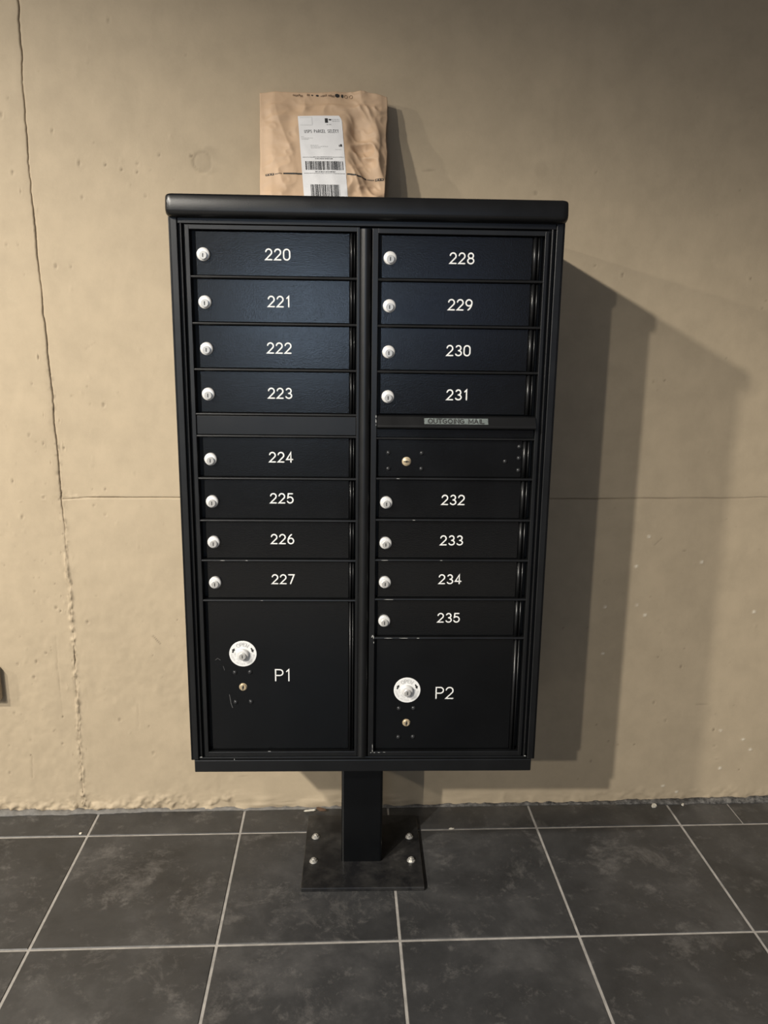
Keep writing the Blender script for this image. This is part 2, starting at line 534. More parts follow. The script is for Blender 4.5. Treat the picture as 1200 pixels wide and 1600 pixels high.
def relief(x, z):
    """height of the wall towards the room, dirt and chipped paint, at wall points."""
    h = 0.0025 * fbm(x, z, 3.0, 3, 1) + 0.0004 * fbm(x, z * .5, 40, 3, 4)
    h = h + 0.0006 * fbm(x, z, 12, 3, 9)
    rough = ss(1.15, .25, z) * (0.35 + 0.65 * ss(.35, .55, .5 + fbm(x, z, 4, 3, 21))) * ss(.5, .0, x)
    h = h + rough * 0.0010 * fbm(x, z, 55, 3, 13)
    dirt = np.zeros_like(x)
    chip = np.zeros_like(x)
    # vertical joint: sharp open crack above, lumpy filled bead below
    d = x - np.interp(z, SEAM_Z, SEAM_X) - 0.0035 * vnoise(z, z * 0, 30, 5) - 0.002 * vnoise(z, z * 0, 90, 6)
    open_ = np.clip(ss(.72, .95, z) + .9 * ss(.035, .0, np.abs(z - .455)) * 1.0, 0, 1)
    var = .55 + .9 * (vnoise(z, z * 0, 9, 33) + .3)
    d = d + .0016 * fbm(x, z, 110, 3, 34)
    wv = .0007 + .0012 * np.clip(var, 0, 1)
    cr = np.exp(-(d / wv) ** 2)
    h = h - .0038 * cr * open_ * np.clip(.35 + var, .2, 1)
    dirt = dirt + np.clip(open_ * (.15 + .75 * np.clip(1.4 * var - .3, 0, 1)) * cr, 0, .95)
    dirt = dirt + .16 * open_ * np.exp(-((d + .006) / .007) ** 2) * np.clip(.4 + 2 * vnoise(z, z * 0, 4, 40), 0, 1)
    bead = (1 - open_) * np.exp(-(d / .0055) ** 2) * ss(.9, .6, z) + .35 * open_ * np.exp(-(d / .007) ** 2) * ss(1.3, .8, z)
    h = h + bead * (.0016 + .013 * np.clip(fbm(x, z, 70, 3, 50), -.2, 1))
    dirt = dirt + .30 * (1 - open_) * np.exp(-((d + .002) / .0016) ** 2) * np.clip(.5 + 2.5 * vnoise(x, z, 60, 51), 0, 1)
    dirt = dirt + .45 * np.exp(-(d / .009) ** 2) * np.clip(5 * (fbm(x, z, 95, 3, 52) - .22), 0, 1) * ss(1.35, 1.1, z)
    # a step in the plaster from the left strip to the right
    h = h + .0012 * ss(-.003, .003, d)
    # faint second line in the left strip
    d2 = x + .806 - .006 * vnoise(z, z * 0, 12, 61)
    m2 = ss(.68, .6, z) * np.clip(.2 + 2.2 * vnoise(z, z * 0, 11, 60), 0, 1)
    h = h - .0012 * m2 * np.exp(-(d2 / .0016) ** 2)
    dirt = dirt + .3 * m2 * np.exp(-(d2 / .0013) ** 2)
    # horizontal joint right of the vertical one
    dz = z - HS - .0016 * vnoise(x, x * 0, 20, 70) - .008 * np.clip((x - .6), 0, 1) + .005 * ss(.09, .0, x + .765)
    mr = ss(-.001, .004, d)
    c2 = np.exp(-(dz / .0016) ** 2) * mr
    vis = np.where(x < 0, 1.0, .75)
    h = h - .0030 * c2 * vis
    dirt = dirt + .55 * c2 * vis * np.clip(.75 + 1.2 * vnoise(x, x * 0, 14, 71), .2, 1)
    # lumps beside the joint crossing
    lum = np.exp(-((x + .715) / .045) ** 2) * np.exp(-((z - .895) / .012) ** 2)
    h = h + lum * .008 * np.clip(fbm(x, z, 60, 2, 72), 0, 1)
    # crusty drips of paint along the foot of the wall
    foot = ss(.055, .006, z + .03 * vnoise(x, x * 0, 16, 80)) * (0.35 + .65 * ss(.3, -.1, x))
    h = h + foot * (.002 + .014 * np.clip(fbm(x, z, 48, 3, 81), -.15, 1))
    dirt = dirt + .22 * foot * np.clip(3 * fbm(x, z, 60, 3, 82), 0, 1)
    # pits and bug holes
    for (a, b, r, dep, dk, el) in _pit:
        sel = (np.abs(x - a) < 4 * r) & (np.abs(z - b) < 4 * r * el)
        if sel.any():
            q = ((x[sel] - a) / r) ** 2 + ((z[sel] - b) / (r * el)) ** 2
            e = np.exp(-q)
            h[sel] -= dep * e
            h[sel] += .0009 * np.exp(-((np.sqrt(q) - 1.5) / .5) ** 2)
            dirt[sel] += dk * np.exp(-1.6 * q)
    for (a, b) in CHIPS:
        q = ((x - a) / .0042) ** 2 + ((z - b) / .0034) ** 2
        e = np.exp(-q ** 1.5) * np.clip(1.3 + 3 * vnoise(x, z, 300, 90), .3, 1)
        chip += e
        h += .0015 * e
    # patched form-tie hole, stain beside it, and a fainter one on the right
    q = np.hypot(x + .378, z - 1.699)
    h = h - .0016 * np.exp(-((q - .021) / .0025) ** 2) - .0008 * (q < .019)
    dirt = dirt + .25 * np.exp(-((q - .021) / .0022) ** 2) + .13 * ss(.021, .017, q)
    q2 = np.hypot((x + .357) / .022, (z - 1.705) / .03)
    dirt = dirt + .15 * ss(1.05, .8, q2 + .5 * vnoise(x, z, 50, 95)) * (q > .022)
    q = np.hypot((x - .43) / .018, (z - 1.70) / .026)
    dirt = dirt + .10 * ss(1.1, .5, q)
    # hand-sized scratches
    for (x0, z0, x1, z1, dk) in ((-.554, .518, -.532, .494, .6), (-.651, 1.280, -.676, 1.264, .12), (.81, .785, .79, .765, .25), (.95, .30, .99, .302, .2), (-.60, .32, -.605, .24, .12), (-.9, .1, -.895, .17, .2)):
        L = math.hypot(x1 - x0, z1 - z0)
        ux, uz = (x1 - x0) / L, (z1 - z0) / L
        t = (x - x0) * ux + (z - z0) * uz
        sd = (x - x0) * -uz + (z - z0) * ux + .06 * t * (t - L) * 4
        e = np.exp(-(sd / .0014) ** 2) * ((t > 0) & (t < L))
        dirt = dirt + dk * e
        h = h - .0008 * e
    return h, np.clip(dirt, 0, 1), np.clip(chip, 0, 1)


def steps(lst):
    out = []
    for a, b, st in lst:
        n = max(1, int(round((b - a) / st)))
        out += [a + (b - a) * i / n for i in range(n)]
    return out + [lst[-1][1]]


def wall_panel(name, offs, zs, side):
    offs, zs = np.array(offs), np.array(zs)
    O, Z = np.meshgrid(offs, zs)
    X = O + seam_x(Z) * np.clip(1 - np.abs(O) / 1.0, 0, 1) + SEAM_X[2] * np.clip(np.abs(O) / 1.0, 0, 1)
    Hh, D, Cc = relief(X, Z)
    Y = YW - Hh
    ny, nx = X.shape
    co = np.stack([X, Y, Z], -1).reshape(-1, 3)
    idx = np.arange(ny * nx).reshape(ny, nx)
    q = np.stack([idx[:-1, :-1], idx[:-1, 1:], idx[1:, 1:], idx[1:, :-1]], -1).reshape(-1, 4)
    # turn the rim back to the slab so that the panel has thickness
    rim = np.concatenate([idx[0, :], idx[1:, -1], idx[-1, -2::-1], idx[-2:0:-1, 0]])
    rc = co[rim].copy()
    rc[:, 1] = YW + .0145
    base = len(co)
    co = np.concatenate([co, rc])
    nr = len(rim)
    a = np.arange(nr)
    b = (a + 1) % nr
    q2 = np.stack([rim[b], rim[a], base + a, base + b], -1)
    q = np.concatenate([q, q2])
    me = bpy.data.meshes.new(name)
    me.vertices.add(len(co))
    me.vertices.foreach_set('co', co.ravel())
    me.loops.add(q.size)
    me.loops.foreach_set('vertex_index', q.ravel())
    me.polygons.add(len(q))
    me.polygons.foreach_set('loop_start', np.arange(0, q.size, 4))
    me.polygons.foreach_set('loop_total', np.full(len(q), 4))
    me.update()
    for nm, val in (('dirt', D), ('chip', Cc)):
        at = me.attributes.new(nm, 'FLOAT', 'POINT')
        at.data.foreach_set('value', np.concatenate([val.ravel(), np.zeros(nr)]).astype(np.float32))
    return link(name, me, M_WALL, wall, True)


bm = bmesh.new()
box(bm, -3.4, 3.4, YW + .014, YW + .20, -.05, 2.75)
wall = fin('wall_back', bm, M_WALL)
wall['kind'] = 'structure'
zlow = steps([(-.012, .07, .0025), (.07, HS - .012, .0042), (HS - .012, HS, .0015)])
zhigh = steps([(HS, HS + .012, .0015), (HS + .012, 2.12, .0048), (2.12, 2.75, .06)])
right = steps([(0, .03, .0016), (.03, .42, .0035), (.42, 1.14, .02), (1.14, 2.0, .0042), (2.0, 4.1, .12)])
left = steps([(-2.6, -.33, .1), (-.33, -.03, .0034), (-.03, 0, .0016)])
wall_panel('concrete_panel', left, zlow[:-1] + zhigh, -1)
wall_panel('concrete_panel', right, zhigh, 1)
wall_panel('concrete_panel', right, zlow, 1)

# ------------------------------------------------------------------ floor
TW = 0.4013
TX, TY = -0.7204, -0.6156
J = 0.0064
bm = bmesh.new()
box(bm, -3.4, 3.4, -3.4, YW + .10, -.06, -.0016)
floor = fin('floor', bm, M_GROUT)
floor['kind'] = 'structure'
_tile_cache = {}


def tile(x0, x1, y0, y1):
    key = (round(x1 - x0, 4), round(y1 - y0, 4))
    if key not in _tile_cache:
        b_ = bmesh.new()
        wx, wy = key
        box(b_, -wx / 2, wx / 2, -wy / 2, wy / 2, -.009, 0)
        top = [e for e in b_.edges if all(v.co.z > -.001 for v in e.verts)]
        bmesh.ops.bevel(b_, geom=top, offset=.0012, segments=1, affect='EDGES')
        bmesh.ops.recalc_face_normals(b_, faces=b_.faces[:])
        me = bpy.data.meshes.new('tile')
        b_.to_mesh(me)
        b_.free()
        me.materials.append(M_TILE)
        _tile_cache[key] = me
    o = bpy.data.objects.new('tile', _tile_cache[key])
    COL.objects.link(o)
    o.location = ((x0 + x1) / 2, (y0 + y1) / 2, random.uniform(-.0003, .0002))
    o.rotation_euler = (random.uniform(-.0006, .0006), random.uniform(-.0006, .0006), 0)
    o.parent = floor


for r in range(-5, 2):
    y0, y1 = TY + r * TW + J / 2, TY + (r + 1) * TW - J / 2
    for c in range(-6, 8):
        x0, x1 = TX + c * TW + J / 2, TX + (c + 1) * TW - J / 2
        if r == 1:
            y1 = -.108
            if c == 4:      # the cut tile in the back row
                tile(x0, 1.062 - J / 4, y0, y1)
                tile(1.062 + J / 4, x1, y0, y1)
                continue
        tile(x0, x1, y0, y1)

# ragged mortar bead where the floor meets the wall
xs = np.linspace(-2.6, 2.6, 1300)
prof = [(.004, 0.0), (.0, .4), (.0, .8), (0.0, 1.0)]
n_ = fbm(xs, xs * 0, 20, 4, 120)
n2_ = fbm(xs, xs * 0, 45, 3, 130)
wid = np.clip(.013 + .007 * n_ + .008 * ss(-.45, -.85, xs) + .008 * ss(.5, 1.0, xs), .0125, .04)
hei = np.clip(.0035 + .006 * n2_ + .003 * ss(-.4, -.8, xs) + .006 * ss(.55, 1.0, xs), .0015, .02)
verts, faces = [], []
for i, x in enumerate(xs):
    j1 = .004 * vnoise(np.array([x]), np.array([0.0]), 120, 140)[0]
    verts += [(x, YW - wid[i], -.0015), (x, YW - wid[i] * .8 + j1, hei[i] * .35), (x, YW - wid[i] * .4, hei[i] * (.75 + 20 * j1)), (x, YW + .002, hei[i]), (x, YW + .006, -.0015)]
for i in range(len(xs) - 1):
    for k in range(5):
        a, b = i * 5 + k, i * 5 + (k + 1) % 5
        faces.append((a, b, b + 5, a + 5))
me = bpy.data.meshes.new('trim_1')
me.from_pydata(verts, [], faces)
me.update()
trim = link('trim_1', me, M_MORTAR, None, True)
trim['kind'] = 'structure'

# ------------------------------------------------------------------ the mailbox unit
MB = thing('cluster_mailbox', 'black metal cluster mailbox on a pedestal, doors numbered 220 to 235', 'mailbox', (0.0068, -0.305, 0), -0.0190)
YF = -0.2018        # front plane of the frames
YD = -0.1925        # front of the recessed doors

# pedestal, base plate, bolts
bm = bmesh.new()
pr = []
for sx, sy in ((-1, -1), (1, -1), (1, 1), (-1, 1)):
    for t in range(4):
        a = {(-1, -1): 180, (1, -1): 270, (1, 1): 0, (-1, 1): 90}[(sx, sy)] + t * 30
        pr.append((sx * .0455 + .0055 * math.cos(math.radians(a)) - .0025, sy * .0455 + .0055 * math.sin(math.radians(a))))
prism(bm, pr, 'z', .008, .352)
fin('pedestal', bm, M_BLACK, MB)
bm = bmesh.new()
box(bm, -.1490, .1490, -.1490, .1490, .0004, .0105, .0018, 2)
plate = fin('base_plate', bm, M_PLATE, MB)
for (x, y) in ((-.1235, .0500), (-.1235, -.0490), (.1235, .0480), (.1225, -.0490)):
    bm = bmesh.new()
    # washer, hex nut and stud end
    t = bmesh.new()
    bmesh.ops.create_cone(t, cap_ends=True, segments=20, radius1=.0105, radius2=.0098, depth=.0022, matrix=Matrix.Translation((x, y, .0116)))
    merge(bm, t)
    t = bmesh.new()
    bmesh.ops.create_cone(t, cap_ends=True, segments=6, radius1=.0078, radius2=.0070, depth=.0050, matrix=Matrix.Translation((x, y, .0150)) @ Matrix.Rotation(random.random(), 4, 'Z'))
    merge(bm, t)
    t = bmesh.new()
    bmesh.ops.create_cone(t, cap_ends=True, segments=12, radius1=.0038, radius2=.0032, depth=.003, matrix=Matrix.Translation((x, y, .0185)))
    merge(bm, t)
    o = fin('anchor_bolt', bm, M_BOLT, plate)
    o['label'] = 'zinc anchor bolt with nut and washer'

# cabinet body: shell with flanges round the open front
bm = bmesh.new()
BX = .3832
ZB, ZT = .3785, 1.530
box(bm, -BX, -BX + .006, YF, .192, ZB, ZT, .0015)
box(bm, BX - .006, BX, YF, .192, ZB, ZT, .0015)
box(bm, -BX + .004, BX - .004, .186, .192, ZB, ZT)
box(bm, -BX + .004, BX - .004, YF + .012, .190, ZB, ZB + .006)
box(bm, -BX + .004, BX - .004, YF + .012, .190, ZT - .006, ZT)
for s in (-1, 1):
    a, b = sorted((s * .3665, s * BX))
    box(bm, a, b, YF, YF + .020, ZB, ZT, .0016)
    a, b = sorted((s * .3530, s * .3680))
    box(bm, a, b, YF + .010, YF + .030, ZB, ZT, 0, 1, 1)      # dark groove floor
    # rounded ridge between grooves
    cx = s * .3595
    prism(bm, [(cx + .0030 * math.cos(math.radians(t)), YF + .0045 - .0060 * math.sin(math.radians(t))) for t in range(0, 181, 20)] + [(cx - .003, YF + .012), (cx + .003, YF + .012)], 'z', .3865, 1.509)
box(bm, -.3665, .3665, YF + .002, YF + .030, 1.5090, ZT, .0012)
box(bm, -.3665, .3665, YF + .003, YF + .030, ZB, .3840, .0010)
box(bm, -.360, .360, YF + .024, YF + .030, .384, 1.512, 0, 1, 1)     # dark backing behind the door gaps
fin('cabinet_body', bm, [M_TRIM, M_GAP], MB)

# bottom tray (skirt)
bm = bmesh.new()
box(bm, -.3765, .3765, YF + .001, .188, .3485, .3775, .0018)
fin('bottom_tray', bm, M_TRIM, MB)

# roof: hood with a rounded, tucked-under lip and rounded corners
bm = bmesh.new()
lip = [(.195, 1.552), (.195, 1.522), (-.2050, 1.5185), (-.2120, 1.5188), (-.2175, 1.5212), (-.2212, 1.5255), (-.2225, 1.5310),
       (-.2208, 1.5480), (-.2196, 1.5560), (-.2172, 1.5597), (-.2110, 1.5610)]


def roof_ring(x, inset):
    out = []
    for (y, z) in lip:
        cy, cz = 0.0, 1.541
        yy = y + (inset if y < 0 else -inset * .5)
        zz = cz + (z - cz) * (1 - inset / .030) if abs(inset) > 0 else z
        out.append((x, yy, zz))
    return out


RX = .3850
stations = [(-RX, .0100), (-RX + .0012, .0055), (-RX + .004, .0022), (-RX + .008, .0006), (-RX + .013, 0), (RX - .013, 0), (RX - .008, .0006), (RX - .004, .0022), (RX - .0012, .0055), (RX, .0100)]
prev = None
for (x, ins) in stations:
    ring = [bm.verts.new(p) for p in roof_ring(x, ins)]
    if prev is None:
        bm.faces.new(ring)
    else:
        for i in range(len(ring)):
            j = (i + 1) % len(ring)
            bm.faces.new((prev[i], prev[j], ring[j], ring[i]))
    prev = ring
bm.faces.new(prev[::-1])
roof = fin('roof', bm, M_ROOF, MB, True)
for p in roof.data.polygons:
    p.use_smooth = True
roof.data.set_sharp_from_angle(angle=math.radians(50))

# centre post, a rounded meeting bar
bm = bmesh.new()
cx, hw = -.0045, .0118
prism(bm, [(cx + hw * math.cos(math.radians(t)), YF + .004 - .011 * math.sin(math.radians(t))) for t in range(0, 181, 12)] + [(cx - hw, YF + .026), (cx + hw, YF + .026)], 'z', .3880, 1.5040)
o = fin('center_post', bm, M_TRIM, MB, True)
o.data.set_sharp_from_angle(angle=math.radians(45))


# door frames and rails ------------------------------------------------------
def frame(x0, x1, xi0, xi1, z0, z1, zi0, zi1):
    bm = bmesh.new()
    box(bm, x0, xi0, YF, YF + .026, z0, z1, .0010)
    box(bm, xi1, x1, YF, YF + .026, z0, z1, .0010)
    box(bm, xi0 - .001, xi1 + .001, YF, YF + .026, zi1, z1, .0010)
    box(bm, xi0 - .001, xi1 + .001, YF, YF + .026, z0, zi0, .0010)
    return fin('door_frame', bm, M_TRIM, MB)


LX0, LX1 = -.3440, -.0215      # clear opening of the left column
RX0, RX1 = .0205, .3450        # clear opening of the right column
FL = frame(-.3525, -.0155, LX0, LX1, .3865, 1.5075, .3985, 1.4985)
FR = frame(.0085, .3525, RX0, RX1, .3865, 1.5060, .3975, 1.4965)


def rail(par, x0, x1, zc, th=.0052):
    bm = bmesh.new()
    # slim bar with a rounded nose
    prism(bm, [(YF + .026, zc - th / 2), (YF + .0022, zc - th / 2), (YF + .0010, zc - th * .3), (YF + .0006, zc), (YF + .0010, zc + th * .3), (YF + .0022, zc + th / 2), (YF + .026, zc + th / 2)], 'x', x0, x1)
    fin('rail', bm, M_TRIM, par)


LR = [1.4112, 1.3228, 1.2333, 1.1447, 1.1005, 1.0130, .9242, .8380, .7500]
RR = [1.4107, 1.3224, 1.2330, 1.0150, .9272, .8398, .7530, .6653]
for z in LR:
    rail(FL, LX0, LX1, z)
for z in RR:
    rail(FR, RX0, RX1, z)
rail(FR, RX0, RX1, 1.0985, .0045)


# doors ----------------------------------------------------------------------
def hinge_strip(bm, x0, x1, z0, z1):
    # hinge side: a broad rolled edge and a thinner second roll, turned towards the room
    m = x0 + (x1 - x0) * .60
    for (a, b_, top) in ((x0, m, .0046), (m + .0006, x1, .0030)):
        c, h = (a + b_) / 2, (b_ - a) / 2
        prism(bm, [(a, YD + .008)] + [(c - h * math.cos(math.radians(t)), YD + .002 - (top + .002) * math.sin(math.radians(t))) for t in range(0, 181, 15)] + [(b_, YD + .008)], 'z', z0, z1, 1)


def door_slab(name, x0, x1, xh, z0, z1, label):
    bm = bmesh.new()
    box(bm, x0, x1, YD, YD + .012, z0, z1, .0012)
    hinge_strip(bm, x1 + .0002, xh, z0, z1)
    o = fin(name, bm, [M_BLACK, M_TRIM], MB, True)
    for p in o.data.polygons:
        p.use_smooth = p.material_index == 1
    o['label'] = label
    return o


def fmap_plane(cx, cz, y):
    return lambda u, v, l: (cx + u, y - l, cz + v)


def cam_lock(parent, cx, cz, y, rot=0.0, kind=0):
    bm = bmesh.new()
    # cap with a sloped shoulder, then the plug set slightly low, with its key slot
    lathe(bm, [(.0128, y), (.0130, y - .0050), (.0126, y - .0066), (.0116, y - .0076), (.0092, y - .0082), (0, y - .0082)], cx, cz, 28)
    lathe(bm, [(.0078, y - .0080), (.0078, y - .0118), (.0070, y - .0126), (0, y - .0126)], cx + .0002, cz - .0022, 22, [1, 0, 1])
    box(bm, cx - .0007, cx + .0011, y - .0129, y - .0120, cz - .0058, cz + .0014, 0, 1, 2)
    o = fin('lock', bm, [M_LOCK, M_CORE, M_SLOT], parent, True)
    o.data.set_sharp_from_angle(angle=math.radians(40))
    return o


def mail_door(num, x0, x1, xh, z0, z1, lx, lz, nx, nz):
    d = door_slab('mail_door', x0, x1, xh, z0, z1, 'narrow black mail door numbered ' + num)
    cam_lock(d, lx, lz, YD)['label'] = 'silver cam lock'
    # strike shadow notch on the frame side of the lock
    lettering('number', num, .0196, .0028, fmap_plane(nx, nz, YD - .0005), M_WHITE, d, .29)['label'] = 'white number ' + num
    return d


g = .0030
Ltop = [1.4985] + [z for z in LR]
lz = [1.4530, 1.3633, 1.2738, 1.1845, 1.0525, .9639, .8773, .7887]
nz = [1.4552, 1.3665, 1.2767, 1.1873, 1.0570, .9709, .8835, .7955]
pairs = [(LR[0], 1.4985), (LR[1], LR[0]), (LR[2], LR[1]), (LR[3], LR[2]), (LR[5], LR[4]), (LR[6], LR[5]), (LR[7], LR[6]), (LR[8], LR[7])]
for k, (zb, zt) in enumerate(pairs):
    t_ = k / 7
    mail_door(str(220 + k), -.3345, -.0352, -.0245, zb + g, zt - (g if k else .0015), -.3190 + .0012 * t_, lz[k], -.1758 + .001 * t_, nz[k])
rz = [1.4515, 1.3610, 1.2719, 1.1832, .9641, .8769, .7905, .7036]
rn = [1.4537, 1.3653, 1.2761, 1.1879, .9698, .8824, .7966, .7096]
pairs = [(RR[0], 1.4965), (RR[1], RR[0]), (RR[2], RR[1]), (1.1450, RR[2]), (RR[4], RR[3]), (RR[5], RR[4]), (RR[6], RR[5]), (RR[7], RR[6])]
for k, (zb, zt) in enumerate(pairs):
    t_ = k / 7
    mail_door(str(228 + k), .0262, .3235, .3385, zb + g, zt - (g if k else .0015), .0434 - .002 * t_, rz[k], .1845 - .004 * t_, rn[k])

# blank filler panel between 223 and 224
bm = bmesh.new()
box(bm, LX0, LX1, YF + .0030, YF + .016, LR[4] + .0030, LR[3] - .0030, .0010)
fin('filler_panel', bm, M_TRIM, MB)


def rivet(parent, x, z, y, r=.0050):
    bm = bmesh.new()
    lathe(bm, [(r, y)] + [(r * math.cos(math.radians(a)), y - .75 * r * math.sin(math.radians(a))) for a in (20, 40, 60, 78)] + [(0, y - .75 * r)], x, z, 16)
    fin('rivet', bm, M_RIVET, parent, True)


def small_lock(parent, x, z, y, r, slot_ang, mat_=M_BRASS, label='brass key lock'):
    bm = bmesh.new()
    lathe(bm, [(r * 1.22, y), (r * 1.2, y - .0012), (r * 1.02, y - .0014), (r, y - .0036), (r * .9, y - .0042), (0, y - .0042)], x, z, 24)
    t = bmesh.new()
    box(t, -.0009, .0009, y - .0048, y - .0040, -r * .72, r * .72)
    box(t, -.0018, .0018, y - .0049, y - .0040, -r * .22, r * .25)
    bmesh.ops.rotate(t, verts=t.verts[:], cent=(0, 0, 0), matrix=Matrix.Rotation(math.radians(slot_ang), 3, 'Y'))
    bmesh.ops.translate(t, verts=t.verts[:], vec=(x, 0, z))
    for f in t.faces:
        f.material_index = 1
    merge(bm, t)
    o = fin('key_lock', bm, [mat_, M_SLOT], parent, True)
    o.data.set_sharp_from_angle(angle=math.radians(40))
    o['label'] = label


def arc_map(cx, cz, y, rad, ang0, flip=False):
    """text bent round a circle; v is measured outwards (or inwards for text read at the bottom)."""
    def f(u, v, l):
        if not flip:
            a = math.radians(ang0) - u / rad
            r = rad + v
        else:
            a = math.radians(ang0) + u / rad
            r = rad - v
        return (cx + r * math.cos(a), y - l, cz + r * math.sin(a))
    return f


def parcel_door(name, txt, x0, x1, xh, z0, z1, dc, rv, kl, tc):
    d = door_slab('parcel_door', x0, x1, xh, z0, z1, 'tall black parcel door marked ' + txt)
    cx, cz = dc
    bm = bmesh.new()
    lathe(bm, [(.0092, YD - .0008), (.0290, YD - .0012), (.0295, YD - .0008), (.0295, YD)], cx, cz, 48)
    o = fin('instruction_disc', bm, M_DISC, d)
    o['label'] = 'white round disc reading OPEN with two arrows'
    yl = YD - .0016
    bm = bmesh.new()
    st, _ = text_strokes('OPEN', .0078, .26)
    k = 0
    for s in st:
        ribbon(bm, s, .0011, arc_map(cx, cz, yl, .0212, 92), .00002 * (k % 4))
        k += 1
    for txt2, rad, h in (('KEY WILL REMAIN IN', .0172, .0034), ('LOCK AFTER OPENING', .0236, .0034)):
        st, _ = text_strokes(txt2, h, .42, 1.15 if rad < .02 else 1.35)
        for s in st:
            ribbon(bm, s, .00042, arc_map(cx, cz, yl, rad, 270, True), .00002 * (k % 4))
            k += 1
    me = bpy.data.meshes.new('disc_lettering')
    bm.to_mesh(me)
    bm.free()
    link('disc_lettering', me, M_GREYPRINT, d)['kind'] = 'stuff'
    for a0 in (160, 24):      # two black arrows turning clockwise
        bm = bmesh.new()
        f = arc_map(cx, cz, yl, .0222, a0)
        q = [(-.0052, -.0014), (.0004, -.0018), (.0004, -.0036), (.0062, 0), (.0004, .0036), (.0004, .0018), (-.0052, .0014)]
        bm.faces.new([bm.verts.new(f(u, v, 0)) for u, v in q])
        me = bpy.data.meshes.new('arrow')
        bm.to_mesh(me)
        bm.free()
        link('arrow', me, M_BLACKPRINT, d)
    lk = cam_lock(d, cx, cz, YD - .0006)
    lk['label'] = 'silver cam lock in the disc centre'
    for (x, z) in rv:
        rivet(d, x, z, YD)
    small_lock(d, kl[0], kl[1], YD, .0072, 8)
    lettering('number', txt, .0262, .0028, fmap_plane(tc[0], tc[1], YD - .0005), M_WHITE, d, .22)['label'] = 'white marking ' + txt
    return d


P1 = parcel_door('parcel_door', 'P1', -.3370, -.0352, -.0245, .4000, LR[8] - g, (-.2640, .6267),
                 [(-.2825, .5830), (-.2495, .5838), (-.2825, .5133), (-.2490, .5141)], (-.2655, .5494), (-.1800, .5766))
P2 = parcel_door('parcel_door', 'P2', .0250, .3255, .3390, .3990, RR[7] - g, (.0939, .5413),
                 [(.0768, .4976), (.1090, .4982), (.0766, .4283), (.1093, .4290)], (.0935, .4634), (.1770, .5344))

# outgoing mail door and slot hood
OD = door_slab('outgoing_mail_door', .0235, .3225, .3385, RR[3] + g, 1.0962, 'blank black outgoing mail door under the slot')
small_lock(OD, .0830, 1.0504, YD, .0078, 92, M_BRASS, 'brass key lock with level slot')
for (x, z) in ((.0455, 1.0680), (.1145, 1.0679), (.0458, 1.0348), (.1142, 1.0353), (.3165, 1.0828), (.3165, 1.0589), (.2880, 1.0520), (.3168, 1.0335)):
    rivet(OD, x, z, YD, .0046)
bm = bmesh.new()
prism(bm, [(YF + .020, 1.1462), (YF + .001, 1.1455), (YF - .0020, 1.1440), (YF - .0120, 1.1268), (YF - .0130, 1.1240), (YF - .0120, 1.1215), (YF - .0095, 1.1200), (YF - .0060, 1.1195), (YF + .020, 1.1170)], 'x', .0215, .3440)
HD = fin('mail_slot_hood', bm, M_TRIM, MB)
bm = bmesh.new()
box(bm, RX0, RX1, YF + .009, YF + .020, 1.1005, 1.1175, .0008)
fin('slot_panel', bm, M_BLACK, MB)
# label strip on the sloping face of the hood
e0 = Vector((0, YF - .0020, 1.1440))
e1 = Vector((0, YF - .0120, 1.1268))
dn = (e1 - e0).normalized()
nrm = Vector((0, dn.z, -dn.y)).normalized()
if nrm.y > 0:
    nrm = -nrm
mid = (e0 + e1) / 2


def hood_map(u, v, l):
    p = mid + Vector((.1815 + u, 0, 0)) - dn * v + nrm * (.0006 + l)
    return tuple(p)


bm = bmesh.new()
q = [hood_map(-.065, -.0065, -.0002), hood_map(.065, -.0065, -.0002), hood_map(.065, .0065, -.0002), hood_map(-.065, .0065, -.0002)]
q2 = [hood_map(-.065, -.0065, -.0007), hood_map(.065, -.0065, -.0007), hood_map(.065, .0065, -.0007), hood_map(-.065, .0065, -.0007)]
A = [bm.verts.new(p) for p in q]
B = [bm.verts.new(p) for p in q2]
bm.faces.new(A)
for i in range(4):
    bm.faces.new((A[i], A[(i + 1) % 4], B[(i + 1) % 4], B[i]))
fin('slot_label', bm, M_SLOTLABEL, HD)['label'] = 'worn grey strip reading OUTGOING MAIL'
lettering('slot_lettering', 'OUTGOING MAIL', .0090, .0021, hood_map, M_BLACKPRINT, HD, .30, 1.22)

# small chips of bare metal along edges
bm = bmesh.new()
rs = random.Random(5)


def scuff(x, z, wx, wz, y):
    n = 7
    vs = []
    for i in range(n):
        a = 2 * math.pi * i / n
        r = rs.uniform(.6, 1.1)
        vs.append(bm.verts.new((x + wx * r * math.cos(a), y, z + wz * r * math.sin(a))))
    bm.faces.new(vs)


for (x, z, wx, wz, y) in ((.0165, .6710, .0016, .0024, YF - .0003), (.0185, .6675, .0010, .0036, YF - .0003), (.0145, .6690, .0020, .0012, YF - .0003), (.0190, .6560, .0007, .0030, YF - .0003),
                          (.0185, .4100, .0007, .0060, YF - .0003), (.0185, .4000, .0009, .0040, YF - .0003), (.0150, .3955, .0024, .0009, YF - .0003), (.0230, .3955, .0022, .0008, YF - .0003), (.0330, .3958, .0034, .0007, YF - .0003), (.0440, .3964, .0040, .0006, YF - .0003),
                          (.0190, 1.1430, .0012, .0030, YF - .0003), (.0188, 1.1340, .0008, .0050, YF - .0003), (.0190, 1.1260, .0008, .0020, YF - .0003),
                          (-.3610, .3868, .0040, .0012, YF - .0016), (.3610, .3868, .0034, .0012, YF - .0016),
                          (-.2880, .3805, .0008, .0020, YF - .0003)):
    scuff(x, z, wx, wz, y)
